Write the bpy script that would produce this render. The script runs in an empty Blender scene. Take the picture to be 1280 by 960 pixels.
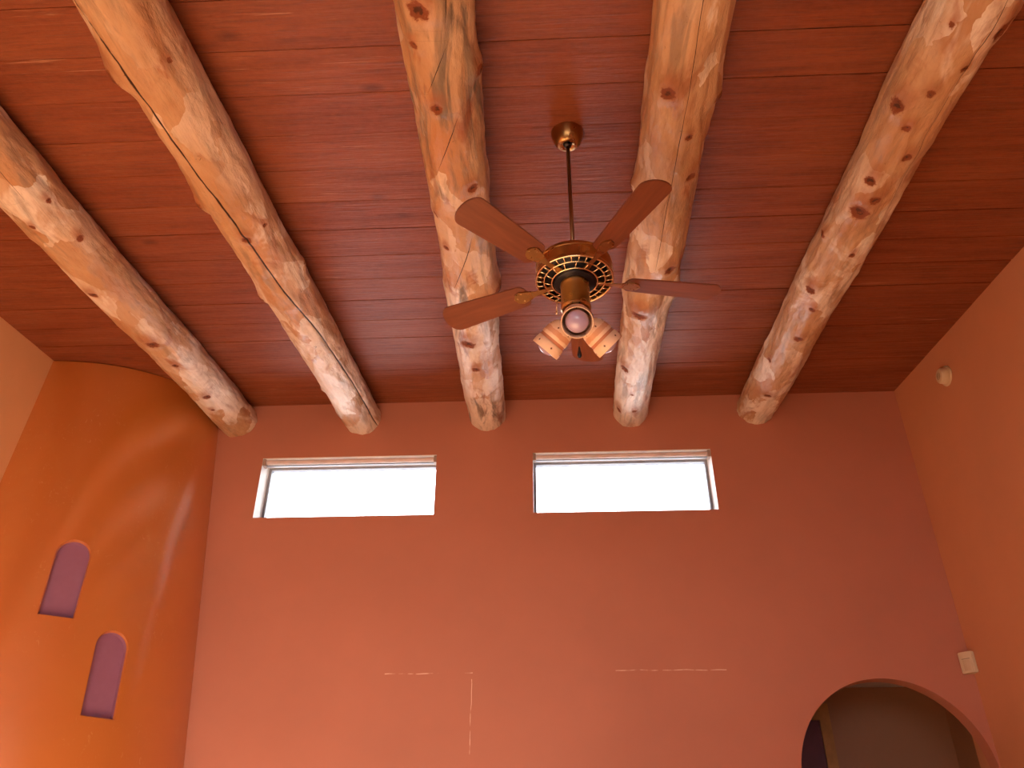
import bpy, bmesh, math, random
from mathutils import Vector, Matrix, noise
random.seed(7)
C = bpy.context.scene.collection
PI = math.pi
H = 1.10                      # camera height above the floor
D = 5.4                       # far wall
XL, XR, YR = -3.327, 2.593, -2.4
TS = 0.118                    # ceiling slope (rises towards the far wall)
def ceil_z(y): return H + 3.197 - TS*(D-y)

# ------------------------------------------------------------------ helpers
def obj(name, bm, mats, parent=None, smooth=False):
    me = bpy.data.meshes.new(name)
    bm.normal_update(); bm.to_mesh(me); bm.free()
    for m in (mats if isinstance(mats, (list, tuple)) else [mats]): me.materials.append(m)
    if smooth:
        for p in me.polygons: p.use_smooth = True
    o = bpy.data.objects.new(name, me); C.objects.link(o)
    if parent: o.parent = parent
    return o
def sharp(o, ang=35):
    o.data.set_sharp_from_angle(angle=math.radians(ang))
def thing(name, label, cat, loc, group=None):
    o = bpy.data.objects.new(name, None); C.objects.link(o); o.location = loc
    o.empty_display_size = .1
    return tag(o, label, cat, group)
def tag(o, label, cat, group=None):
    o['label'] = label; o['category'] = cat
    if group: o['group'] = group
    return o
def struct(o): o['kind'] = 'structure'; return o
def add_box(bm, x0, x1, y0, y1, z0, z1, mat=0, M=None):
    v = [bm.verts.new((x, y, z)) for z in (z0, z1) for y in (y0, y1) for x in (x0, x1)]
    fs = [bm.faces.new([v[i] for i in q]) for q in ((0,2,3,1),(4,5,7,6),(0,1,5,4),(2,6,7,3),(0,4,6,2),(1,3,7,5))]
    for f in fs: f.material_index = mat
    if M: bmesh.ops.transform(bm, matrix=M, verts=v)
    return v, fs
def box(name, x0, x1, y0, y1, z0, z1, m, parent=None, bevel=0):
    bm = bmesh.new(); add_box(bm, x0, x1, y0, y1, z0, z1)
    if bevel: bmesh.ops.bevel(bm, geom=bm.edges[:], offset=bevel, segments=2, affect='EDGES', profile=.5)
    return obj(name, bm, m, parent)
def add_lathe(bm, prof, n=48, M=None, uv=False, mat=0):
    lay = (bm.loops.layers.uv.get('UVMap') or bm.loops.layers.uv.new('UVMap')) if uv else None
    rows = []
    for r, z in prof:
        if r < 1e-6: rows.append([bm.verts.new((0, 0, z))])
        else: rows.append([bm.verts.new((r*math.cos(2*PI*i/n), r*math.sin(2*PI*i/n), z)) for i in range(n)])
    for k in range(len(rows)-1):
        a, b = rows[k], rows[k+1]
        for i in range(n):
            j = (i+1) % n
            if len(a) == 1 and len(b) == 1: continue
            if len(a) == 1: f = bm.faces.new((a[0], b[j], b[i])); us = (i+.5, i+1, i); vs = (k, k+1, k+1)
            elif len(b) == 1: f = bm.faces.new((a[i], a[j], b[0])); us = (i, i+1, i+.5); vs = (k, k, k+1)
            else: f = bm.faces.new((a[i], a[j], b[j], b[i])); us = (i, i+1, i+1, i); vs = (k, k, k+1, k+1)
            f.material_index = mat
            if uv:
                for l, u, v in zip(f.loops, us, vs): l[lay].uv = (u/n, prof[v][1])
    vs = [v for r in rows for v in r]
    if M: bmesh.ops.transform(bm, matrix=M, verts=vs)
    return vs
def lathe(name, prof, m, parent=None, n=48, M=None, uv=False):
    bm = bmesh.new(); add_lathe(bm, prof, n, M, uv)
    bmesh.ops.recalc_face_normals(bm, faces=bm.faces[:])
    o = obj(name, bm, m, parent, True); sharp(o); return o
def add_tube(bm, pts, r, n=10, cap=True):
    pts = [Vector(p) for p in pts]; rings = []
    for i, p in enumerate(pts):
        t = (pts[min(i+1, len(pts)-1)] - pts[max(i-1, 0)]).normalized()
        a = t.orthogonal().normalized(); b = t.cross(a)
        if rings:
            a = (pa - t*pa.dot(t)).normalized(); b = t.cross(a)
        pa = a
        rr = r[i] if isinstance(r, (list, tuple)) else r
        rings.append([bm.verts.new(p + rr*(a*math.cos(2*PI*k/n) + b*math.sin(2*PI*k/n))) for k in range(n)])
    for q in range(len(rings)-1):
        for k in range(n):
            bm.faces.new((rings[q][k], rings[q][(k+1) % n], rings[q+1][(k+1) % n], rings[q+1][k]))
    if cap: bm.faces.new(rings[0][::-1]); bm.faces.new(rings[-1])
def add_prism(bm, outline, z0, z1, M=None, mat=0):
    a = [bm.verts.new((x, y, z0)) for x, y in outline]; b = [bm.verts.new((x, y, z1)) for x, y in outline]
    n = len(outline); fs = [bm.faces.new(a[::-1]), bm.faces.new(b)]
    for i in range(n): fs.append(bm.faces.new((a[i], a[(i+1) % n], b[(i+1) % n], b[i])))
    for f in fs: f.material_index = mat
    if M: bmesh.ops.transform(bm, matrix=M, verts=a+b)
def cut(o, cutters):
    for c in cutters:
        md = o.modifiers.new('b', 'BOOLEAN'); md.operation = 'DIFFERENCE'; md.solver = 'EXACT'
        md.material_mode = 'TRANSFER'; md.object = c
    dg = bpy.context.evaluated_depsgraph_get()
    me = bpy.data.meshes.new_from_object(o.evaluated_get(dg))
    o.modifiers.clear(); o.data = me
    for c in cutters: bpy.data.objects.remove(c)

# ------------------------------------------------------------------ node helpers
class NT:
    def __init__(s, name):
        s.m = bpy.data.materials.new(name); s.m.use_nodes = True
        s.t = s.m.node_tree; s.p = s.t.nodes['Principled BSDF']; s.out = s.t.nodes['Material Output']
    def n(s, typ, ins=None, **kw):
        d = s.t.nodes.new(typ)
        for k, v in kw.items(): setattr(d, k, v)
        for k, v in (ins or {}).items(): s.put(d, k, v)
        return d
    def put(s, d, k, v):
        i = d.inputs[k]
        if isinstance(v, bpy.types.NodeSocket): s.t.links.new(v, i)
        else: i.default_value = v
    def set(s, **kw):
        for k, v in kw.items(): s.put(s.p, k.replace('_', ' '), v)
    def math(s, op, a, b=0.0, c=None):
        d = s.n('ShaderNodeMath', {0: a, 1: b}, operation=op)
        if c is not None: s.put(d, 2, c)
        return d.outputs[0]
    def mix(s, f, a, b, mode='MIX'):
        d = s.n('ShaderNodeMix', data_type='RGBA', blend_type=mode)
        s.put(d, 0, f)
        for k, v in ((6, a), (7, b)):
            s.put(d, k, (*v, 1) if isinstance(v, tuple) and len(v) == 3 else v)
        return d.outputs[2]
    def ramp(s, v, lo, hi, a=0.0, b=1.0):
        return s.n('ShaderNodeMapRange', {'Value': v, 'From Min': lo, 'From Max': hi, 'To Min': a, 'To Max': b}).outputs[0]
    def obj_co(s): return s.n('ShaderNodeTexCoord').outputs['Object']
    def scale(s, v, sc, off=(0, 0, 0)):
        return s.n('ShaderNodeMapping', {'Vector': v, 'Scale': sc, 'Location': off}).outputs[0]
    def noise(s, v, scale=1, detail=4, rough=.55, dist=0):
        return s.n('ShaderNodeTexNoise', {'Vector': v, 'Scale': scale, 'Detail': detail, 'Roughness': rough, 'Distortion': dist}).outputs['Fac']
    def bump(s, h, strength=.3, dist=.01):
        s.put(s.p, 'Normal', s.n('ShaderNodeBump', {'Height': h, 'Strength': strength, 'Distance': dist}).outputs[0])
    def attr(s, name): return s.n('ShaderNodeAttribute', attribute_name=name).outputs['Fac']
    def sep(s, v): return s.n('ShaderNodeSeparateXYZ', {0: v}).outputs

def plain(name, col, rough=.5, metal=0, var=.06, sc=8, bump=.0):
    t = NT(name); co = t.obj_co(); n = t.noise(co, sc, 4)
    c2 = tuple(max(0, c*(1-var*3)) for c in col)
    t.set(Base_Color=t.mix(t.ramp(n, .35, .65), c2, col), Roughness=rough, Metallic=metal)
    if bump: t.bump(n, bump, .005)
    return t.m

def wall_mat(name, col, marks=False, rough=.62):
    t = NT(name); co = t.obj_co()
    n = t.noise(co, 1.3, 5); f = t.noise(co, 14, 5)
    c = t.mix(t.ramp(n, .3, .7), tuple(x*.93 for x in col), tuple(min(1, x*1.06) for x in col))
    if marks:   # chipped joint lines of patched plaster
        x, y, z = t.sep(co)
        wob = t.math('MULTIPLY', t.math('SUBTRACT', t.noise(co, 5, 2), .5), .02)
        tot = None
        for horiz, p, a, b, w, th in ((1, H+1.203, -1.06, -.50, .0035, .50), (0, -.507, H+.72, H+1.165, .0028, .44), (1, H+1.208, .40, 1.09, .0032, .50)):
            s, l = (z, x) if horiz else (x, z)
            d = t.math('ABSOLUTE', t.math('SUBTRACT', t.math('ADD', s, wob), p))
            m = t.ramp(d, w, w*.4)
            m = t.math('MULTIPLY', m, t.math('MULTIPLY', t.math('GREATER_THAN', l, a), t.math('LESS_THAN', l, b)))
            m = t.math('MULTIPLY', m, t.ramp(t.noise(co, 11, 3), th-.04, th+.1))
            tot = m if tot is None else t.math('MAXIMUM', tot, m)
        c = t.mix(tot, c, (.85, .62, .48))
    t.set(Base_Color=c, Roughness=rough)
    t.bump(t.math('ADD', f, t.math('MULTIPLY', n, 1.5)), .12, .01)
    return t.m

M = {}
M['terracotta'] = wall_mat('terracotta_plaster', (.50, .185, .115), True)
M['terracotta_side'] = wall_mat('terracotta_side_plaster', (.58, .25, .13))
M['apricot'] = wall_mat('apricot_plaster', (.80, .45, .235))
M['reveal'] = plain('lit_pale_reveal', (.92, .86, .80), .5)  # pale colour paints in the strong daylight on the window reveals
M['frame'] = plain('grey_window_frame', (.30, .31, .36), .4)
M['blind'] = plain('blind_rail', (.72, .56, .52), .5)
M['bracket'] = plain('blind_bracket', (.45, .33, .28), .5)
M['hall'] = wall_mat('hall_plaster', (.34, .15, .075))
M['hall_ceiling'] = plain('hall_ceiling_paint', (.62, .5, .48), .7)
M['casing'] = plain('door_casing_wood', (.5, .22, .06), .45, var=.1)
M['door'] = plain('dark_plum_door', (.13, .035, .055), .4)
M['ivory'] = plain('ivory_plastic', (.66, .50, .33), .4, var=.02)
M['ivory_dark'] = plain('ivory_lens', (.60, .42, .27), .3, var=.02)
M['grille'] = plain('grille_dark', (.3, .22, .14), .5)
M['iron'] = plain('dark_motor', (.03, .028, .035), .35, .6)
M['steel'] = plain('screw_steel', (.75, .7, .62), .25, 1)
M['lilac'] = NT('lilac_niche_paint')
t = M['lilac']; co = t.obj_co(); n = t.noise(co, 20, 4)
t.set(Base_Color=t.mix(n, (.29, .115, .20), (.34, .145, .24)), Roughness=.6); t.bump(n, .1, .004); M['lilac'] = t.m

# brass
def brass(name, col, rough):
    t = NT(name); co = t.obj_co(); n = t.noise(co, 12, 2)
    t.set(Base_Color=t.mix(t.ramp(n, .3, .7), tuple(c*.94 for c in col), col), Metallic=1.0, Roughness=t.ramp(n, .3, .7, rough*.95, rough*1.06))
    return t.m
M['brass'] = brass('antique_brass', (.50, .30, .13), .28)
M['brass_bright'] = brass('polished_brass', (.92, .78, .52), .16)
M['brass_dark'] = brass('dark_brass', (.30, .17, .09), .35)

# burnished copper plaster
t = NT('burnished_copper_plaster'); co = t.obj_co()
n1 = t.noise(co, 1.4, 5, .5, .3); n2 = t.noise(t.scale(co, (5, 5, 3.2)), 1, 6, .62, .8); n3 = t.noise(co, 40, 3)
c = t.mix(t.ramp(n1, .3, .7), (.60, .18, .034), (.66, .215, .040))
c = t.mix(t.ramp(n2, .58, .78, 0, .3), c, (.68, .30, .08))
fl_ = t.math('MULTIPLY', t.ramp(t.noise(t.scale(co, (26, 26, 15), (3, 1, 2)), 1, 4, .7, 2.0), .60, .70, 0, .5), t.ramp(t.noise(co, 2.6, 3), .48, .62))
c = t.mix(fl_, c, (.80, .42, .17))
t.set(Base_Color=c, Roughness=t.ramp(n2, .3, .7, .36, .29), Metallic=.15, Specular_IOR_Level=.7, Coat_Weight=1.0, Coat_Roughness=.20, Coat_IOR=2.1)
t.bump(t.math('ADD', n2, t.math('MULTIPLY', n3, .25)), .07, .007)
M['copper'] = t.m

# ceiling boards
t = NT('stained_ceiling_boards'); co = t.obj_co(); pl = t.attr('plank')
off = t.n('ShaderNodeCombineXYZ', {0: t.math('MULTIPLY', pl, 37.0), 2: t.math('MULTIPLY', pl, 11.0)}).outputs[0]
cv = t.n('ShaderNodeVectorMath', {0: co, 1: off}, operation='ADD').outputs[0]
g1 = t.noise(t.scale(cv, (1.1, 16, 16)), 1, 5, .6, .5)
g2 = t.noise(t.scale(cv, (5, 70, 70)), 1, 4, .6, .3)
g3 = t.noise(t.scale(cv, (1.4, 3.2, 3.2)), 1, 3)
saw = t.noise(t.scale(cv, (32, 45, 45)), 1, 4, .65)
c0 = t.ramp(saw, .35, .65)
c = t.mix(t.ramp(g1, .3, .7), (.165, .033, .010), (.272, .065, .020))
c = t.mix(t.ramp(pl, 0, 1, .0, .35), c, (.20, .043, .016))
c = t.mix(t.ramp(g2, .48, .68, 0, .65), c, (.12, .024, .010))
c = t.mix(t.ramp(g3, .45, .7, 0, .35), c, (.32, .098, .04))
streak = t.math('MULTIPLY', t.ramp(t.noise(t.scale(cv, (1.6, 75, 75)), 1, 4, .75, 1.0), .62, .72), t.ramp(t.noise(t.scale(cv, (2, 4, 4), (5, 2, 0)), 1, 2), .5, .62))
c = t.mix(t.math('MULTIPLY', streak, .75), c, (.72, .40, .26))
c = t.mix(t.math('MULTIPLY', c0, .16), c, (.36, .12, .05))
vk = t.n('ShaderNodeTexVoronoi', {'Vector': t.scale(cv, (1.6, 3.1, 3.1)), 'Scale': 1.0}).outputs['Distance']
c = t.mix(t.ramp(vk, .10, .03, 0, .7), c, (.10, .018, .008))
t.set(Base_Color=c, Roughness=t.ramp(g1, .3, .7, .55, .42), Specular_IOR_Level=.35)
t.bump(t.math('ADD', t.math('ADD', g2, t.math('MULTIPLY', g1, .8)), t.math('MULTIPLY', saw, .22)), .8, .008)
M['boards'] = t.m

# peeled logs (one material per log: seed, greyness, paleness, number of cracks)
def log_mat(name, seed, grey, pale, ncr, bare_lit_amt):
    t = NT(name); uv = t.n('ShaderNodeUVMap', uv_map='UVMap').outputs[0]
    def co(su, sv, k=0): return t.scale(uv, (su, sv, 1), (seed*3.7+k, seed*1.9-k, 0))
    tw = t.noise(co(5, 1.6), 1, 5, .6, .8)
    fine = t.noise(co(60, 5), 1, 4, .6, .4)
    c = t.mix(t.ramp(tw, .32, .66), (.45, .235, .115), (.60, .39, .235))
    c = t.mix(t.ramp(t.noise(co(3.5, 1.1, 4), 1, 3), .5, .68, 0, .6), c, (.47, .19, .075))
    wv = t.n('ShaderNodeVectorMath', {0: co(8.5, 4.2, 2), 1: t.n('ShaderNodeTexNoise', {'Vector': co(9, 6), 'Scale': 1.0, 'Detail': 3.0}).outputs['Color']}, operation='ADD').outputs[0]
    vor = t.n('ShaderNodeTexVoronoi', {'Vector': wv, 'Scale': 1.0, 'Randomness': 1.0})
    cell = t.sep(vor.outputs['Color'])[0]
    patch = t.math('MULTIPLY', t.ramp(cell, .45, .9), t.ramp(t.noise(co(2.5, 1.0, 9), 1, 3), .38, .6))
    c = t.mix(t.math('MULTIPLY', patch, pale), c, (.86, .74, .62))
    vv = t.sep(uv)[1]      # scraped pale wood; light on the far ends is painted into it too
    bare_lit = t.math('MULTIPLY', t.ramp(vv, 2.6, 4.2, -.10, .16), bare_lit_amt)
    bare_lit = t.ramp(t.math('ADD', t.math('ADD', t.noise(co(3.2, 1.3, 11), 1, 5, .62, .5), bare_lit), t.math('MULTIPLY', t.math('SUBTRACT', cell, .5), .16)), .54, .60)
    bare_lit = t.math('MULTIPLY', bare_lit, .8)
    c = t.mix(bare_lit, c, t.mix(t.noise(co(30, 18, 12), 1, 5, .7), (.66, .52, .42), (.92, .84, .74)))
    gm = t.math('MULTIPLY', t.ramp(t.noise(co(13, 1.9, 6), 1, 5, .62, 1.4), .48, .62), t.ramp(t.noise(co(4, 1.3, 3), 1, 2), .40, .56))
    c = t.mix(t.math('MULTIPLY', gm, grey), c, (.20, .145, .105))
    bm_ = t.ramp(t.noise(co(7, 2.6, 8), 1, 4, .6, 1.0), .57, .70, 0, .5+.3*grey)
    c = t.mix(bm_, c, (.30, .085, .03))
    tick = t.ramp(t.noise(co(38, 24, 5), 1, 3, .7, 1.5), .68, .74, 0, .85)
    c = t.mix(t.math('MULTIPLY', tick, t.ramp(t.noise(co(5, 2.4, 7), 1, 2), .44, .56)), c, (.07, .03, .015))
    c = t.mix(t.ramp(fine, .55, .8, 0, .28), c, (.30, .12, .05))
    kn = t.math('ADD', t.attr('knot'), t.math('MULTIPLY', t.math('SUBTRACT', t.noise(co(48, 40), 1, 4, .65), .5), 1.0))
    c = t.mix(t.ramp(t.math('ADD', t.attr('halo'), t.math('MULTIPLY', t.math('SUBTRACT', t.noise(co(22, 12, 2), 1, 4), .5), .9)), .25, .9, 0, .7), c, (.34, .12, .05))
    c = t.mix(t.ramp(kn, .40, .58), c, (.22, .06, .022))
    c = t.mix(t.ramp(kn, .80, .95, 0, .85), c, (.06, .022, .012))
    for k in range(ncr):
        d = t.math('ADD', t.attr('crack%d' % k), t.math('MULTIPLY', t.math('SUBTRACT', t.noise(co(8, 14, k), 1, 4), .5), 1.1))
        c = t.mix(t.ramp(t.math('ABSOLUTE', d), 1.25, .75), c, (.035, .014, .008))
    t.set(Base_Color=c, Roughness=t.math('MAXIMUM', t.ramp(cell, 0, 1, .34, .52), t.ramp(t.attr('knot'), .1, .4, 0, .85)), Specular_IOR_Level=.3)
    h = t.math('ADD', t.math('MULTIPLY', fine, .35), t.math('MULTIPLY', vor.outputs['Distance'], .9))
    h = t.math('ADD', h, t.math('MULTIPLY', t.noise(co(26, 14, 1), 1, 4), .9))
    t.bump(h, .6, .014)
    return t.m

# saltillo floor tile
t = NT('saltillo_floor_tile'); co = t.obj_co()
br = t.n('ShaderNodeTexBrick', {'Vector': co, 'Color1': (.60, .36, .20, 1), 'Color2': (.66, .42, .25, 1), 'Mortar': (.45, .38, .30, 1), 'Scale': 1.0, 'Mortar Size': .008, 'Brick Width': .4, 'Row Height': .4}, offset=0.0)
t.set(Base_Color=t.mix(.25, br.outputs[0], t.mix(t.noise(co, 3, 4), (.5, .28, .15), (.7, .47, .28))), Roughness=.5)
M['tile'] = t.m
M['ground'] = plain('darkened_ground', (.10, .085, .06), .9, sc=2)

# glass
t = NT('window_glass'); fr = t.n('ShaderNodeFresnel', {'IOR': 1.45}).outputs[0]
mx = t.n('ShaderNodeMixShader', {0: fr, 1: t.n('ShaderNodeBsdfTransparent').outputs[0], 2: t.n('ShaderNodeBsdfGlossy', {'Roughness': .02}).outputs[0]})
t.t.links.new(mx.outputs[0], t.out.inputs[0]); M['glass'] = t.m

# fan pieces
t = NT('walnut_blade'); co = t.obj_co(); g = t.noise(t.scale(co, (4, 40, 40)), 1, 5, .6, .6)
t.set(Base_Color=t.mix(t.ramp(g, .3, .7), (.13, .034, .016), (.20, .058, .026)), Roughness=.38); t.bump(g, .1, .003); M['blade'] = t.m
t = NT('painted_clay_shade'); uv = t.n('ShaderNodeUVMap', uv_map='UVMap').outputs[0]; u, v, _ = t.sep(uv)
cu = t.n('ShaderNodeCombineXYZ', {0: t.math('COSINE', t.math('MULTIPLY', u, 2*PI)), 1: t.math('SINE', t.math('MULTIPLY', u, 2*PI)), 2: t.math('MULTIPLY', v, 10)}).outputs[0]
vz = t.math('ADD', v, t.math('MULTIPLY', t.math('SUBTRACT', t.noise(cu, 3.5, 4), .5), .012))
b1 = t.math('MULTIPLY', t.math('GREATER_THAN', vz, .038), t.math('LESS_THAN', vz, .058))
b2 = t.math('MULTIPLY', t.math('GREATER_THAN', v, .072), t.math('LESS_THAN', v, .084))
c = t.mix(t.noise(cu, 2, 3), (.76, .50, .33), (.84, .58, .41))
c = t.mix(t.math('MULTIPLY', b1, .75), c, (.62, .27, .14)); c = t.mix(t.math('MULTIPLY', b2, .9), c, (.42, .13, .06))
for zc, ph in ((.028, .0), (.104, .5)):
    fu = t.math('SUBTRACT', t.math('FRACT', t.math('ADD', t.math('MULTIPLY', u, 6), ph)), .5)
    dd = t.math('ADD', t.math('ABSOLUTE', t.math('MULTIPLY', fu, .054)), t.math('ABSOLUTE', t.math('MULTIPLY', t.math('SUBTRACT', v, zc), .8)))
    c = t.mix(t.math('LESS_THAN', dd, .0040), c, (.16, .05, .03))
t.set(Base_Color=c, Roughness=.6); M['shade'] = t.m
t = NT('frosted_bulb_glass'); n = t.noise(t.obj_co(), 40, 2)
t.set(Base_Color=t.mix(n, (.38, .28, .42), (.44, .33, .49)), Roughness=.22, Specular_IOR_Level=.7, Coat_Weight=.5); M['bulb'] = t.m

# ------------------------------------------------------------------ setting
def slab(name, x0, x1, y0, y1, z0, z1, m): return struct(box(name, x0, x1, y0, y1, z0, z1, m))
slab('floor', XL-.25, XR+.25, YR-.25, 5.65, -.15, 0, M['tile'])
def side_wall(name, x0, x1, m):
    bm = bmesh.new()
    pts = [(YR-.25, 0), (5.65, 0), (5.65, ceil_z(5.65)+.06), (YR-.25, ceil_z(YR-.25)+.06)]
    a = [bm.verts.new((x0, y, z)) for y, z in pts]; b = [bm.verts.new((x1, y, z)) for y, z in pts]
    bm.faces.new(a); bm.faces.new(b[::-1])
    for i in range(4): bm.faces.new((a[i], b[i], b[(i+1) % 4], a[(i+1) % 4]))
    bmesh.ops.recalc_face_normals(bm, faces=bm.faces[:])
    return struct(obj(name, bm, m))
side_wall('wall_left', XL-.25, XL, M['apricot'])
side_wall('wall_right', XR, XR+.25, M['terracotta_side'])

# far wall with two clerestory openings and the round-headed archway
bm = bmesh.new(); add_box(bm, XL, XR, D, D+.25, 0, ceil_z(D)+.05)
wf = struct(obj('wall_far', bm, M['terracotta']))
WIN = [(-2.088, -.802), (-.100, 1.181)]; WZ0, WZ1 = H+2.281, H+2.749
cs = []
for x0, x1 in WIN:
    bm = bmesh.new(); add_box(bm, x0, x1, D-.1, D+.4, WZ0, WZ1); cs.append(obj('c', bm, M['reveal']))
AX, AZ, AR = 2.018, H+.573, .572
bm = bmesh.new()
outl = [(AX-AR, -.1)] + [(AX-AR*math.cos(PI*k/64), AZ+AR*math.sin(PI*k/64)) for k in range(65)] + [(AX+AR, -.1)]
add_prism(bm, outl, -.1, .4, Matrix(((1,0,0,0),(0,0,1,D),(0,1,0,0),(0,0,0,1))))
bmesh.ops.recalc_face_normals(bm, faces=bm.faces[:])
cs.append(obj('c', bm, M['terracotta']))
bm = bmesh.new(); add_box(bm, .2, XR+.3, D+.11, D+.5, -.1, H+1.315); cs.append(obj('c', bm, M['hall']))   # the hall reaches up to a thin arch
cut(wf, cs)

# ceiling: sawn boards running across, one mesh
bm = bmesh.new(); lay = bm.faces.layers.float.new('plank')
P = .235; k0 = int((YR-.3-2.72)/P)-1; y = 2.72 + k0*P; rnd = random.Random(3)
while y < 5.6:
    drop = rnd.uniform(-.0015, .0015); y1 = min(y+P, 5.66); g, gd = rnd.choice(((.0006, .0015), (.0006, .0015), (.0010, .002), (.0019, .004)))
    nx = 14; skew = rnd.uniform(-.006, .006)
    val = rnd.random(); rows = []
    for i in range(nx+1):
        x = XL-.1 + (XR-XL+.2)*i/nx
        ya = y+g+skew*(i/nx-.5); yb = y1-g
        w = .001*noise.noise(Vector((x*1.3, y*9, 1)))
        prof = [(ya, .03), (ya, gd), (ya+gd*.9, 0), (yb-gd*.9, 0), (yb, gd), (yb, .03)]
        rows.append([bm.verts.new((x, yy, ceil_z(yy)+zz+drop+w)) for yy, zz in prof])
    for i in range(nx):
        for j in range(5):
            f = bm.faces.new((rows[i][j], rows[i][j+1], rows[i+1][j+1], rows[i+1][j])); f[lay] = val
    y += P
a = [bm.verts.new((x, yy, ceil_z(yy)+.025)) for x, yy in ((XL-.1, YR-.3), (XR+.1, YR-.3), (XR+.1, 5.66), (XL-.1, 5.66))]
b = [bm.verts.new(v.co + Vector((0, 0, .12))) for v in a]
bm.faces.new(a); bm.faces.new(b[::-1])
for i in range(4): bm.faces.new((a[i], b[i], b[(i+1) % 4], a[(i+1) % 4]))
bmesh.ops.recalc_face_normals(bm, faces=bm.faces[:])
struct(obj('ceiling', bm, M['boards']))

# windows
for i, (x0, x1) in enumerate(WIN):
    fy0, fy1, w = 5.565, 5.61, .020
    bm = bmesh.new()
    add_box(bm, x0, x0+w, fy0, fy1, WZ0, WZ1); add_box(bm, x1-w, x1, fy0, fy1, WZ0, WZ1)
    add_box(bm, x0+w, x1-w, fy0, fy1, WZ0, WZ0+w); add_box(bm, x0+w, x1-w, fy0, fy1, WZ1-w, WZ1)
    wd = struct(obj('window_%d' % (i+1), bm, M['frame']))
    box('glass_pane', x0+w, x1-w, 5.592, 5.598, WZ0+w, WZ1-w, M['glass'], wd)
    # rolled blind under the head of the reveal, one thing with rail and end brackets
    t = thing('roller_blind', 'rolled up pinkish blind under the head of the %s high window' % ('left', 'right')[i], 'blind', ((x0+x1)/2, D+.03, WZ1-.02), 'roller blinds in the high windows')
    L = (x1-x0)/2-.0225
    bm = bmesh.new(); prof = [(.0, -L), (.017, -L), (.017, L), (0, L)]
    add_lathe(bm, prof, 20, Matrix.Rotation(PI/2, 4, 'Y')); bmesh.ops.recalc_face_normals(bm, faces=bm.faces[:])
    o = obj('roll', bm, M['blind'], t, True); sharp(o)
    bm = bmesh.new(); add_box(bm, -L, L, .006, .03, -.028, -.019)
    obj('bottom_bar', bm, M['frame'], t)
    for s in (-1, 1):
        bm = bmesh.new(); add_box(bm, s*(L+.011)-.010, s*(L+.011)+.010, -.024, .03, -.036, .0185)
        bmesh.ops.bevel(bm, geom=bm.edges[:], offset=.0025, segments=2, affect='EDGES')
        bk = obj('bracket', bm, M['bracket'], t)

# rear wall (behind the camera) with a wide window added to let sun light the room
bm = bmesh.new(); add_box(bm, XL, XR, YR-.25, YR, 0, ceil_z(YR)+.05)
wr = struct(obj('wall_rear', bm, M['apricot']))
RX0, RX1, RZ0, RZ1 = -2.3, 1.3, 1.35, 2.62
bm = bmesh.new(); add_box(bm, RX0, RX1, YR-.5, YR+.2, RZ0, RZ1); cut(wr, [obj('c', bm, M['apricot'])])
bm = bmesh.new()
for x in (RX0, RX0+1.18, RX0+2.36, RX1-.06): add_box(bm, x, x+.06, YR-.16, YR-.1, RZ0, RZ1)
add_box(bm, RX0+.06, RX1-.06, YR-.158, YR-.102, RZ1-.06, RZ1); add_box(bm, RX0+.06, RX1-.06, YR-.158, YR-.102, RZ0, RZ0+.04)
pd = struct(obj('window_3', bm, M['frame']))
for k in range(3):
    xa = RX0+.06+k*1.18
    box('glass_pane', xa+.002, xa+1.118, YR-.133, YR-.127, RZ0+.04, RZ1-.06, M['glass'], pd)
slab('ground', -14, 14, -16, YR-.25, -.2, -.05, M['ground'])  # unseen ground, made dark to cut light bounced up through the added window

# dim hall beyond the archway
HY = 6.5; hz = H+1.315
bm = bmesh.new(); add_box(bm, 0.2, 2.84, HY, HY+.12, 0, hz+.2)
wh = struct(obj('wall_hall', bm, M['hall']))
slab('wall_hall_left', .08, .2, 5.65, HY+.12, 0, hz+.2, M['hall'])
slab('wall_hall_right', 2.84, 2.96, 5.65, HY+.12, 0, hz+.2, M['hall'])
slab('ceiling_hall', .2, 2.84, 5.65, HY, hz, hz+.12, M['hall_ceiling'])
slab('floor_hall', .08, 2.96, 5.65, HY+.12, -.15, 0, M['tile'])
dt = H+1.087; dx1 = 1.925
door = struct(box('door_1', dx1-.80, dx1, HY-.012, HY+.02, 0.005, dt, M['door']))
bm = bmesh.new(); cw = .075
for x0, x1, z0, z1 in ((dx1, dx1+cw, 0, dt+cw*1.5), (dx1-.8-cw, dx1-.8, 0, dt+cw*1.5), (dx1-.8, dx1, dt, dt+cw*1.5)):
    add_box(bm, x0, x1, HY-.03, HY+.01, z0, z1)
struct(obj('trim_1', bm, M['casing']))

# ------------------------------------------------------------------ corner chimney
CX, CY = XL, D
def crad(z): return .860 + (H+2.95 - z)*.098
bm = bmesh.new(); nth, nz = 90, 80
zt = ceil_z(4.6)+.06
grid = []
for j in range(nz+1):
    f_ = j/nz
    row = []
    for i in range(nth+1):
        th = math.radians(.03 + 89.94*i/nth)
        z = f_*(ceil_z(CY - crad(3.9)*math.cos(th)) - .004)
        r = crad(z) + .0025*noise.noise(Vector((th*2.2, z*.9, 3))) + .0008*noise.noise(Vector((th*7, z*4, 9)))
        row.append(bm.verts.new((CX + r*math.sin(th), CY - r*math.cos(th), z)))
    grid.append(row)
for j in range(nz):
    for i in range(nth):
        bm.faces.new((grid[j][i], grid[j][i+1], grid[j+1][i+1], grid[j+1][i]))
cb = bm.verts.new((CX+.001, CY-.001, 0)); ct = bm.verts.new((CX+.001, CY-.001, ceil_z(CY)-.006))
for i in range(nth):
    bm.faces.new((grid[0][i+1], grid[0][i], cb)); bm.faces.new((grid[nz][i], grid[nz][i+1], ct))
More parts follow.
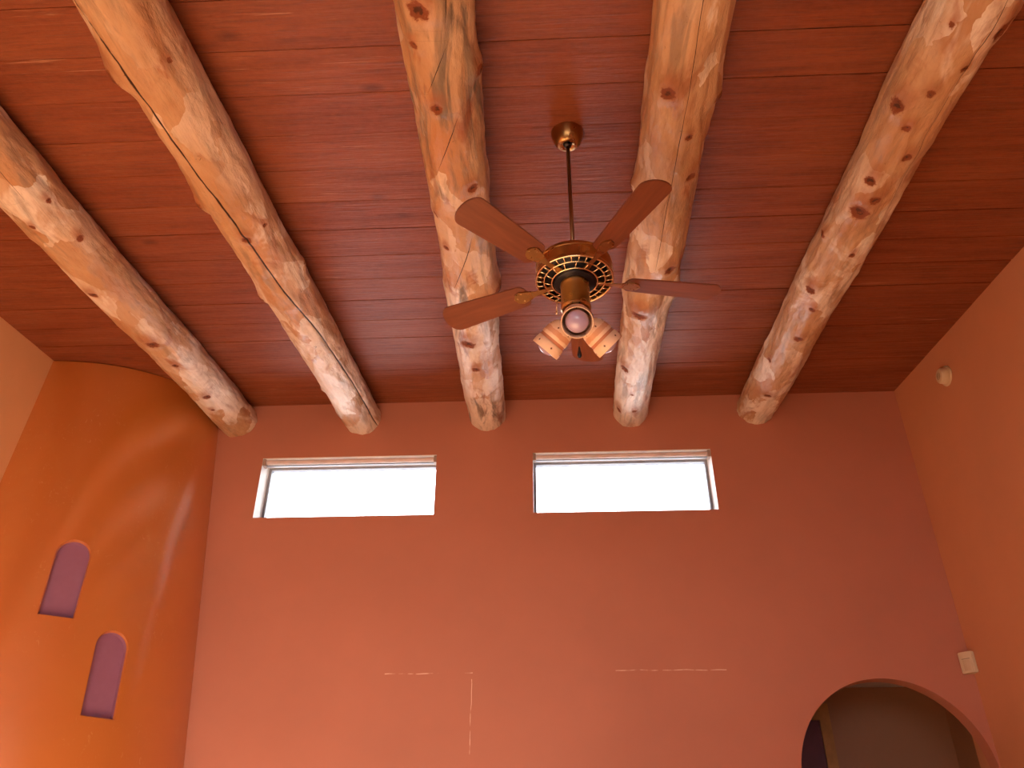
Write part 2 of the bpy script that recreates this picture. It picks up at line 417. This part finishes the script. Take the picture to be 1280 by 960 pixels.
bm.faces.new([cb] + [grid[j][0] for j in range(nz+1)] + [ct])
bm.faces.new([ct] + [grid[j][nth] for j in range(nz, -1, -1)] + [cb])
bmesh.ops.recalc_face_normals(bm, faces=bm.faces[:])
ch = obj('chimney', bm, M['copper'], None, True)
tag(ch, 'rounded burnished copper-orange plaster chimney filling the far left corner', 'chimney')
def niche_outline(w, h, g=0):
    r = w/2; p = [(-r-g, -g), (r+g, -g)]
    p += [((r+g)*math.cos(PI*k/24), h-r+(r+g)*math.sin(PI*k/24)) for k in range(25)]
    return p
NICHES = [(32.2, H+1.350, .178, .455), (51.0, H+.842, .180, .470)]
cs = []
for thd, z0, w, h in NICHES:
    th = math.radians(thd); er = Vector((math.sin(th), -math.cos(th), .098)).normalized()
    et = Vector((math.cos(th), math.sin(th), 0)); r = crad(z0+h/2)
    up = er.cross(et)*-1
    if up.z < 0: up = -up
    base = Vector((CX + r*math.sin(th), CY - r*math.cos(th), z0+h/2)) - up*h/2
    def NM(off): return Matrix(((et.x, up.x, er.x, base.x+er.x*off), (et.y, up.y, er.y, base.y+er.y*off), (et.z, up.z, er.z, base.z+er.z*off), (0, 0, 0, 1)))
    bm = bmesh.new()     # flared rim (copper) in front of the lilac recess: frustum prism
    o1 = niche_outline(w, h, .0015); o2 = niche_outline(w, h, .014)
    a = [bm.verts.new((x, y, -.014)) for x, y in o1]; b = [bm.verts.new((x, y, .012)) for x, y in o2]
    nn = len(a); bm.faces.new(a[::-1]); bm.faces.new(b)
    for i in range(nn): bm.faces.new((a[i], a[(i+1) % nn], b[(i+1) % nn], b[i]))
    bm.transform(NM(0)); bmesh.ops.recalc_face_normals(bm, faces=bm.faces[:]); cs.append(obj('c', bm, M['copper']))
    bm = bmesh.new(); add_prism(bm, niche_outline(w, h), -.046, .1, NM(0)); bmesh.ops.recalc_face_normals(bm, faces=bm.faces[:])
    cs.append(obj('c', bm, M['lilac']))
cut(ch, cs)
# lift each lilac recess off into its own part
me = ch.data; li = [i for i, m in enumerate(me.materials) if m == M['lilac']]
bm = bmesh.new(); bm.from_mesh(me)
lil = [f for f in bm.faces if f.material_index in li]
geo = {0: [], 1: []}
for f in lil: geo[0 if f.calc_center_median().z > H+1.325 else 1].append([v.co.copy() for v in f.verts])
bmesh.ops.delete(bm, geom=lil, context='FACES'); bm.to_mesh(me); bm.free()
for k in (0, 1):
    b2 = bmesh.new()
    for vs in geo[k]: b2.faces.new([b2.verts.new(v) for v in vs])
    bmesh.ops.remove_doubles(b2, verts=b2.verts[:], dist=1e-5)
    o = obj('niche', b2, M['lilac'], ch); o['label'] = 'lilac painted arched niche, ' + ('upper of the two' if k == 0 else 'lower of the two')
for p in me.polygons: p.use_smooth = True
me.set_sharp_from_angle(angle=math.radians(28))

# ------------------------------------------------------------------ the five logs
R0 = .138
KN = {1: [(2.647,1.018,.018),(2.758,.037,.018),(2.917,-.754,.015),(2.93,.976,.023),(3.348,-.121,.029),(3.919,.228,.042),(4.21,.294,.025),(4.678,.384,.032),(4.885,.121,.017)],
 2: [(1.938,-.97,.05,1),(1.867,.839,.014),(2.917,.137,.03),(2.87,.929,.015),(2.695,-.975,.04,1),(3.523,-.985,.03,1),(4.723,-.985,.02,1),(5.162,-.983,.029),(3.34,1.75,.03,1)],
 3: [(1.668,-.289,.045),(2.117,-.2,.03),(2.836,-.951,.022),(3.075,-.704,.02),(2.612,.541,.03),(3.584,.444,.04),(3.50,1.1,.05,1),(2.0,1.2,.028,1),(4.027,-.265,.05),(4.362,-.099,.03),(1.821,-.559,.02)],
 4: [(2.088,-.474,.035),(2.175,1.15,.03,1),(3.60,1.15,.04,1),(2.75,-1.55,.03,1),(2.328,.274,.022),(2.604,.625,.028),(3.298,.44,.036),(3.753,-.437,.05),(4.488,-.768,.041),(5.152,-.856,.034),(5.098,.056,.022),(4.827,-.191,.016)],
 5: [(2.234,-.94,.04),(2.326,-.43,.022),(2.494,.013,.026),(2.659,-.651,.031),(2.873,-.519,.051),(2.761,-.275,.028),(3.155,-1.335,.024,1),(3.207,-.031,.02),(3.569,-.752,.034),(3.729,-.357,.022),(4.066,-.27,.033),(4.453,-1.015,.025),(4.888,-.299,.03),(1.863,.688,.05),(2.131,-.318,.021),(1.836,-.675,.014),(2.013,.161,.017)]}
CR = {2: [[(-.5,-1.3),(1.608,-.80),(1.83,-.388),(2.124,-.292),(2.478,-.191),(2.917,.137),(3.354,.301),(3.931,.728),(4.64,.948),(5.45,1.056)]],
 3: [[(1.798,.35),(2.05,-.40)],[(2.15,.42),(2.50,-.50)],[(2.95,.38),(3.45,-.62)],[(1.5,.5),(1.75,.28)]],
 4: [[(-.5,-.1),(1.7,.02),(2.1,.05),(2.6,.0),(3.3,-.1)]], 1: [[(-.5,.6),(2.3,.5),(2.6,.45)]], 5: [[(1.5,.3),(2.3,.2),(2.9,.35)]]}
CW = {2: .0042, 3: .0020, 4: .0012, 1: .001, 5: .001}
LOGS = {1: (-2.325, -2.34, .9, .4, .5), 2: (-1.385, -1.425, .0, .5, .5), 3: (-.436, -.344, .5, .95, .6), 4: (.623, .544, .2, .55, 1.0), 5: (1.552, 1.508, .7, .35, .6)}
LAB = {1: 'peeled log nearest the left wall, running over the copper chimney',
 2: 'peeled log split by one long dark crack along its length',
 3: 'knotty twisted log just left of the ceiling fan, ending between the two high windows',
 4: 'bright knotty log just right of the ceiling fan, stepped at a collar of knots',
 5: 'peeled log nearest the right wall, speckled with dark knots'}
def lerp_path(path, v):
    for (a, ua), (b, ub) in zip(path, path[1:]):
        if a <= v <= b: return ua + (ub-ua)*(v-a)/(b-a)
    return None
import bisect
def build_log(i):
    xa, xb, seed, grey, pale = LOGS[i]; sl = (xa-xb)/3.7
    y0, y1 = YR+.002, D-.001; na = 108
    ys = []; y = y0
    while y < y1: ys.append(y); y += .05 if y < 1.2 else .014
    ys.append(y1)
    bm = bmesh.new(); uvl = bm.loops.layers.uv.new('UVMap')
    lk = bm.verts.layers.float.new('knot'); lh = bm.verts.layers.float.new('halo')
    ncr = len(CR.get(i, [])); lc = [bm.verts.layers.float.new('crack%d' % k) for k in range(ncr)]
    sd = i*13.7; kn = KN[i]; rings = []
    lumps = [(*k[:3], len(k) > 3) for k in kn]
    for y in ys:
        near = [(ky, ka, ks, kp) for ky, ka, ks, kp in lumps if abs(ky-y) < ks*6+.05]
        wx = .012*noise.noise(Vector((y*.8, sd, 0))) + .004*noise.noise(Vector((y*3, sd, 5)))
        wz = .008*noise.noise(Vector((y*.9, sd, 8)))
        cx = xa + sl*(y-5.4) + wx; cz = ceil_z(y) - .124 + wz
        rr = R0*(1 + .045*noise.noise(Vector((y*1.1, sd, 2))))
        if i == 4:   # collar of a branch whorl, thinner beyond it
            rr *= 1 + .05*math.exp(-((y-3.62)/.10)**2) - .07/(1+math.exp(-(y-3.74)/.02)) + .03*math.exp(-((y-2.12)/.06)**2) + .03*math.exp(-((y-2.95)/.1)**2)
        if i == 3: rr *= 1 + .05*math.exp(-((y-3.55)/.13)**2) + .03*math.exp(-((y-2.05)/.12)**2) - .04*math.exp(-((y-4.25)/.12)**2)
        ring = []
        cu = [lerp_path(p, y) for p in CR.get(i, [])]
        for k in range(na):
            a = -PI + 2*PI*k/na
            ca, sa = math.cos(a), math.sin(a)
            p3 = Vector((sa*1.2, y*1.6, ca*1.2 + sd))
            r = rr + .0075*noise.noise(p3) + .0075*noise.noise(Vector((sa*3.2, y*5.5, ca*3.2+sd))) + .0032*noise.noise(Vector((sa*8, y*17, ca*8+sd)))
            kv = hv = 0
            for ky, ka, ks, kp in near:
                du = (a-ka)*R0; dv = y-ky
                q = (du*du + dv*dv*.7)/(ks*ks)
                if q > 30: continue
                r += .46*ks*math.exp(-(du*du*.5 + (dv+ks*.6)**2*.22)/(ks*ks)*.55)   # swelling before the knot
                r += (.30 if kp else -.45)*ks*math.exp(-q*(1.2 if kp else 2.2))
                r -= .20*ks*math.exp(-((dv-ks*2.0)**2 + du*du*.5)/(ks*ks)*.8)       # scooped after it
                kv = max(kv, math.exp(-q*1.25)); hv = max(hv, math.exp(-(du*du*1.0 + (dv+ks*1.2)**2*.35)/(ks*ks)*.5))
            cd = []
            for j in range(ncr):
                if cu[j] is None: cd.append(40.0); continue
                path = CR[i][j]; e = min(y-path[0][0], path[-1][0]-y)
                w = CW[i]*min(1, max(.08, e/.12))*(1+.35*noise.noise(Vector((y*4, j, sd))))
                dist = (a-cu[j])*R0; cd.append(max(-40, min(40, dist/w)))
                if abs(dist) < .008: r -= min(1, e/.1)*CW[i]*1.6*(1-abs(dist)/.008)
            v = bm.verts.new((cx + r*sa, y, min(cz - r*ca, ceil_z(y)-.0035)))   # rests flat against the boards
            v[lk] = kv; v[lh] = hv
            for j in range(ncr): v[lc[j]] = cd[j]
            ring.append(v)
        rings.append(ring)
    for q in range(len(rings)-1):
        for k in range(na):
            k2 = (k+1) % na
            f = bm.faces.new((rings[q][k], rings[q+1][k], rings[q+1][k2], rings[q][k2]))
            for l, (kk, qq) in zip(f.loops, ((k, q), (k, q+1), (k+1, q+1), (k+1, q))): l[uvl].uv = (2*PI*kk/na*R0, ys[qq])
    bm.faces.new(rings[0]); bm.faces.new(rings[-1][::-1])
    bmesh.ops.recalc_face_normals(bm, faces=bm.faces[:])
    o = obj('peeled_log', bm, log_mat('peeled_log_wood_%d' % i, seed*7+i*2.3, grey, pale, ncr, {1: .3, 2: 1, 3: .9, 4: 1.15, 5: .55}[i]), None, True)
    o.data.set_sharp_from_angle(angle=math.radians(75))
    tag(o, LAB[i], 'log', 'peeled logs across the ceiling')
for i in LOGS: build_log(i)

# ------------------------------------------------------------------ ceiling fan
FX, FY = .125, 2.53
fz = ceil_z(FY)
fan = thing('ceiling_fan', 'brass ceiling fan with three clay lamp shades hanging on a long rod', 'ceiling fan', (FX, FY, fz))
def fl(z): return H+z-fz         # height (relative to the camera) -> fan local
tilt = Matrix.Rotation(math.atan(TS), 4, 'X')
can = lathe('canopy', [(0, .004), (.069, .004), (.0715, -.004), (.0700, -.012), (.066, -.030), (.056, -.055), (.046, -.068), (.040, -.073), (.030, -.075), (.022, -.070), (0, -.062)], M['brass'], fan, 56, tilt)
for a in (20, 140, 200, 320):
    q = math.radians(a)
    lathe('screw', [(0, -.0755), (.004, -.0765), (.0045, -.074), (.0045, -.068)], M['steel'], can, 12, Matrix.Translation((.034*math.cos(q), .034*math.sin(q), 0)))
lathe('hanger_ball', [(0, fl(2.80)), (.017, fl(2.797)), (.020, fl(2.785)), (.015, fl(2.772)), (.009, fl(2.768)), (0, fl(2.766))], M['iron'], fan, 24)
bm = bmesh.new(); add_tube(bm, [(0, 0, fl(2.79)), (0, 0, fl(2.07))], .0085, 16); obj('downrod', bm, M['brass_dark'], fan, True)
lathe('rod_coupling', [(0, fl(2.17)), (.018, fl(2.18)), (.022, fl(2.17)), (.022, fl(2.14)), (.04, fl(2.13)), (.045, fl(2.118)), (0, fl(2.118))], M['brass'], fan, 32)
# motor drum
lathe('motor_housing', [(.02, fl(2.122)), (.105, fl(2.120)), (.135, fl(2.114)), (.1475, fl(2.106)), (.1505, fl(2.098)), (.1505, fl(2.090)), (.1485, fl(2.088)), (.1485, fl(2.046)), (.1505, fl(2.044)), (.1530, fl(2.036)), (.1530, fl(2.031)), (.148, fl(2.030)), (.146, fl(2.036)), (.142, fl(2.075)), (.02, fl(2.080))], M['brass'], fan, 72)
lathe('motor_core', [(0, fl(2.078)), (.125, fl(2.076)), (.128, fl(2.06)), (.095, fl(2.040)), (.080, fl(2.022)), (.078, fl(2.012)), (.070, fl(2.008)), (0, fl(2.008))], M['iron'], fan, 48)
bm = bmesh.new()
def ring(bm, r, z, w, h, n=72):
    add_lathe(bm, [(r-w, z), (r-w*.5, z-h), (r+w*.5, z-h), (r+w, z), (r-w, z)], n)
for r, z, w, h in ((.1485, 2.031, .0045, .005), (.118, 2.027, .003, .004), (.088, 2.020, .004, .004)): ring(bm, r, fl(z), w, h)
def spoke(bm, a0, a1, r0, r1, z0, z1, w=.0028):
    add_tube(bm, [(r0*math.cos(a0), r0*math.sin(a0), z0), (r1*math.cos(a1), r1*math.sin(a1), z1)], w, 6)
for k in range(30):
    a = 2*PI*k/30
    spoke(bm, a, a, .118, .1475, fl(2.026), fl(2.030))
    if k % 2 == 0:
        spoke(bm, a+PI/30, a+PI/30+.05, .089, .118, fl(2.019), fl(2.026))
bmesh.ops.recalc_face_normals(bm, faces=bm.faces[:])
obj('vent_ring', bm, M['brass_bright'], fan, True)
# blades with their irons
def blade_outline():
    p = []; x0, x1 = .195, .585
    for k in range(9): a = PI/2 + PI*k/8*1.0; p.append((x0+.03+.03*math.cos(a), .052*math.sin(a)))
    p2 = []
    for k in range(13): a = -PI/2 + PI*k/12; p2.append((x1-.045+.045*math.cos(a), .068*math.sin(a)))
    return p + p2
for k in range(5):
    a = math.radians(155 + 72*k)
    Mb = Matrix.Rotation(a, 4, 'Z') @ Matrix.Translation((0, 0, fl(2.028))) @ Matrix.Rotation(math.radians(12), 4, 'X')
    bm = bmesh.new(); add_prism(bm, blade_outline(), .002, .009); bmesh.ops.recalc_face_normals(bm, faces=bm.faces[:])
    bmesh.ops.bevel(bm, geom=[e for e in bm.edges if e.is_manifold and e.calc_face_angle(0) > 1.2], offset=.002, segments=2, affect='EDGES')
    bl = obj('blade', bm, M['blade'], fan); bl.matrix_local = Mb
    bm = bmesh.new()
    arm = [(.200, .022), (.232, .030), (.252, .020), (.262, 0), (.252, -.020), (.232, -.030), (.200, -.022), (.165, -.010), (.12, -.009), (.085, -.015), (.085, .015), (.12, .009), (.165, .010)]
    add_prism(bm, arm, -.004, .001); bmesh.ops.recalc_face_normals(bm, faces=bm.faces[:])
    for x, y in ((.225, .018), (.225, -.018), (.248, 0)): add_lathe(bm, [(0, -.0065), (.004, -.006), (.005, -.004)], 10, Matrix.Translation((x, y, 0)))
    obj('blade_iron', bm, M['brass'], bl)
# switch housing and light fitter
lathe('switch_housing', [(.030, fl(2.012)), (.056, fl(2.010)), (.058, fl(2.002)), (.0565, fl(1.995)), (.0555, fl(1.985)), (.0555, fl(1.905)), (.058, fl(1.900)), (.0585, fl(1.893)), (.052, fl(1.885)), (.03, fl(1.882)), (0, fl(1.882))], M['brass'], fan, 48)
lathe('light_fitter', [(.028, fl(1.885)), (.046, fl(1.880)), (.050, fl(1.868)), (.046, fl(1.845)), (.034, fl(1.826)), (.018, fl(1.815)), (.010, fl(1.80)), (.012, fl(1.792)), (.006, fl(1.784)), (0, fl(1.783))], M['brass_dark'], fan, 40)
LABS = {268: 'shade facing into the room', 148: 'shade pointing left', 28: 'shade pointing right'}
for deg in (268, 148, 28):
    q = math.radians(deg); hd = Vector((math.cos(q), math.sin(q), 0)); dn = math.radians(48 if deg == 268 else 39)
    ax = (hd*math.cos(dn) + Vector((0, 0, -math.sin(dn)))).normalized()
    base = hd*.048 + Vector((0, 0, fl(1.826 if deg == 268 else 1.838)))
    s1 = Vector((0, 0, 1)).cross(ax).normalized(); s2 = ax.cross(s1)
    Ms = Matrix(((s1.x, s2.x, ax.x, base.x), (s1.y, s2.y, ax.y, base.y), (s1.z, s2.z, ax.z, base.z), (0, 0, 0, 1)))
    sh = lathe('lamp_shade', [(.012, -.002), (.030, 0), (.038, .004), (.046, .016), (.052, .034), (.0550, .056), (.0555, .068), (.0540, .0715), (.0540, .084), (.0565, .087), (.0585, .100), (.0590, .1205), (.0578, .1235), (.0555, .1235), (.0545, .120), (.0535, .10), (.050, .07), (.044, .04), (.025, .016), (.0, .014)], M['shade'], fan, 56, None, True)
    sh.matrix_local = Ms; sh['label'] = LABS[deg]
    lathe('bulb', [(0, .016), (.014, .02), (.014, .045), (.020, .058), (.034, .074), (.0415, .090), (.0425, .104), (.037, .119), (.026, .1295), (.012, .135), (0, .136)], M['bulb'], sh, 40)
    bm = bmesh.new(); add_tube(bm, [hd*.02 + Vector((0, 0, fl(1.856))), hd*.04 + Vector((0, 0, fl(1.846))), base + ax*.003], .012, 14)
    obj('shade_arm', bm, M['brass'], fan, True)
# pull chain with finial, and the short speed chain on the left of the housing
bm = bmesh.new()
for k in range(14): add_lathe(bm, [(0, .0022), (.0022, 0), (0, -.0022)], 6, Matrix.Translation((.004, -.006, fl(1.786)-.0052*k)))
pc = obj('pull_chain', bm, M['brass_dark'], fan, True)
lathe('chain_finial', [(0, fl(1.716)), (.003, fl(1.714)), (.005, fl(1.700)), (.008, fl(1.684)), (.0085, fl(1.676)), (.005, fl(1.668)), (0, fl(1.666))], M['iron'], pc, 16, Matrix.Translation((.004, -.006, 0)))
bm = bmesh.new()
pts = [Vector((-.056, -.02, fl(1.925))), Vector((-.068, -.024, fl(1.922))), Vector((-.073, -.026, fl(1.905))), Vector((-.074, -.026, fl(1.865)))]
add_tube(bm, pts, .0022, 8); add_lathe(bm, [(0, .004), (.004, 0), (.0045, -.012), (0, -.016)], 10, Matrix.Translation(pts[-1]))
obj('speed_chain', bm, M['brass_bright'], fan, True)

# ------------------------------------------------------------------ smoke detector, motion sensor
sm = thing('smoke_detector', 'round ivory smoke detector on the right wall below the ceiling', 'smoke detector', (XR, 4.648, H+2.857))
RY = Matrix.Rotation(-PI/2, 4, 'Y')
lathe('base_plate', [(0, 0), (.066, 0), (.068, .004), (.066, .011), (.058, .013), (0, .013)], M['ivory'], sm, 48, RY)
bdy = lathe('sensor_body', [(.05, .012), (.054, .014), (.0535, .018), (.0505, .020), (.0505, .023), (.053, .025), (.050, .044), (.044, .052), (.030, .055), (0, .0555)], M['ivory'], sm, 48, RY)
bm = bmesh.new()
for r in (.008, .015, .022): add_lathe(bm, [(r-.0018, .0545), (r, .0568), (r+.0018, .0545)], 28, RY)
obj('grille', bm, M['grille'], bdy, True)
# corner motion sensor: a wedge standing across the wall corner
ms = thing('motion_sensor', 'small ivory motion sensor across the right corner above the archway', 'motion sensor', (XR, D, H+1.225))
bm = bmesh.new()
ol = [(0, 0), (-.070, 0), (-.074, -.022), (-.066, -.034), (-.034, -.066), (-.022, -.074), (0, -.070)]
add_prism(bm, ol, -.063, .063); bmesh.ops.recalc_face_normals(bm, faces=bm.faces[:])
bmesh.ops.bevel(bm, geom=bm.edges[:], offset=.004, segments=2, affect='EDGES')
hb = obj('housing', bm, M['ivory'], ms)
bm = bmesh.new()
seg = [(-.022, .002), (-.022, -.002), (-.014, -.006), (0, -.008), (.014, -.006), (.022, -.002), (.022, .002)]
Q = Matrix.Translation((-.0497, -.0497, 0)) @ Matrix.Rotation(-PI/4, 4, 'Z')
add_prism(bm, seg, -.05, .012, Q); bmesh.ops.recalc_face_normals(bm, faces=bm.faces[:]); obj('lens', bm, M['ivory_dark'], hb, False)
bm = bmesh.new(); add_box(bm, -.024, .024, -.003, .004, .018, .021, 0, Q); obj('seam', bm, M['grille'], hb)

# ------------------------------------------------------------------ light, camera
w = bpy.data.worlds.new('sky'); bpy.context.scene.world = w; w.use_nodes = True
bg = w.node_tree.nodes['Background']; bg.inputs[0].default_value = (.90, .94, 1, 1); bg.inputs[1].default_value = 8.0
sun = bpy.data.lights.new('sun', 'SUN'); sun.energy = 72; sun.angle = .01; sun.color = (1, .90, .76)
so = bpy.data.objects.new('sun', sun); C.objects.link(so)
el, az = math.radians(22.5), math.radians(-9)      # low sun from behind the camera
d = Vector((math.sin(az)*math.cos(el), math.cos(az)*math.cos(el), -math.sin(el)))
so.rotation_euler = d.to_track_quat('-Z', 'Y').to_euler(); so.location = (0, -8, 6)

cam = bpy.data.cameras.new('camera'); co = bpy.data.objects.new('camera', cam); C.objects.link(co)
cam.sensor_width = 36; cam.lens = 1036.84*36/1280; cam.clip_start = .05
co.location = (0, 0, H); co.rotation_euler = (math.radians(90+31.724), 0, math.radians(2.663))
sc = bpy.context.scene; sc.camera = co
sc.view_settings.view_transform = 'Standard'; sc.view_settings.look = 'None'
sc.view_settings.gamma = 1; sc.view_settings.use_curve_mapping = False
sc.view_settings.exposure = 0.06
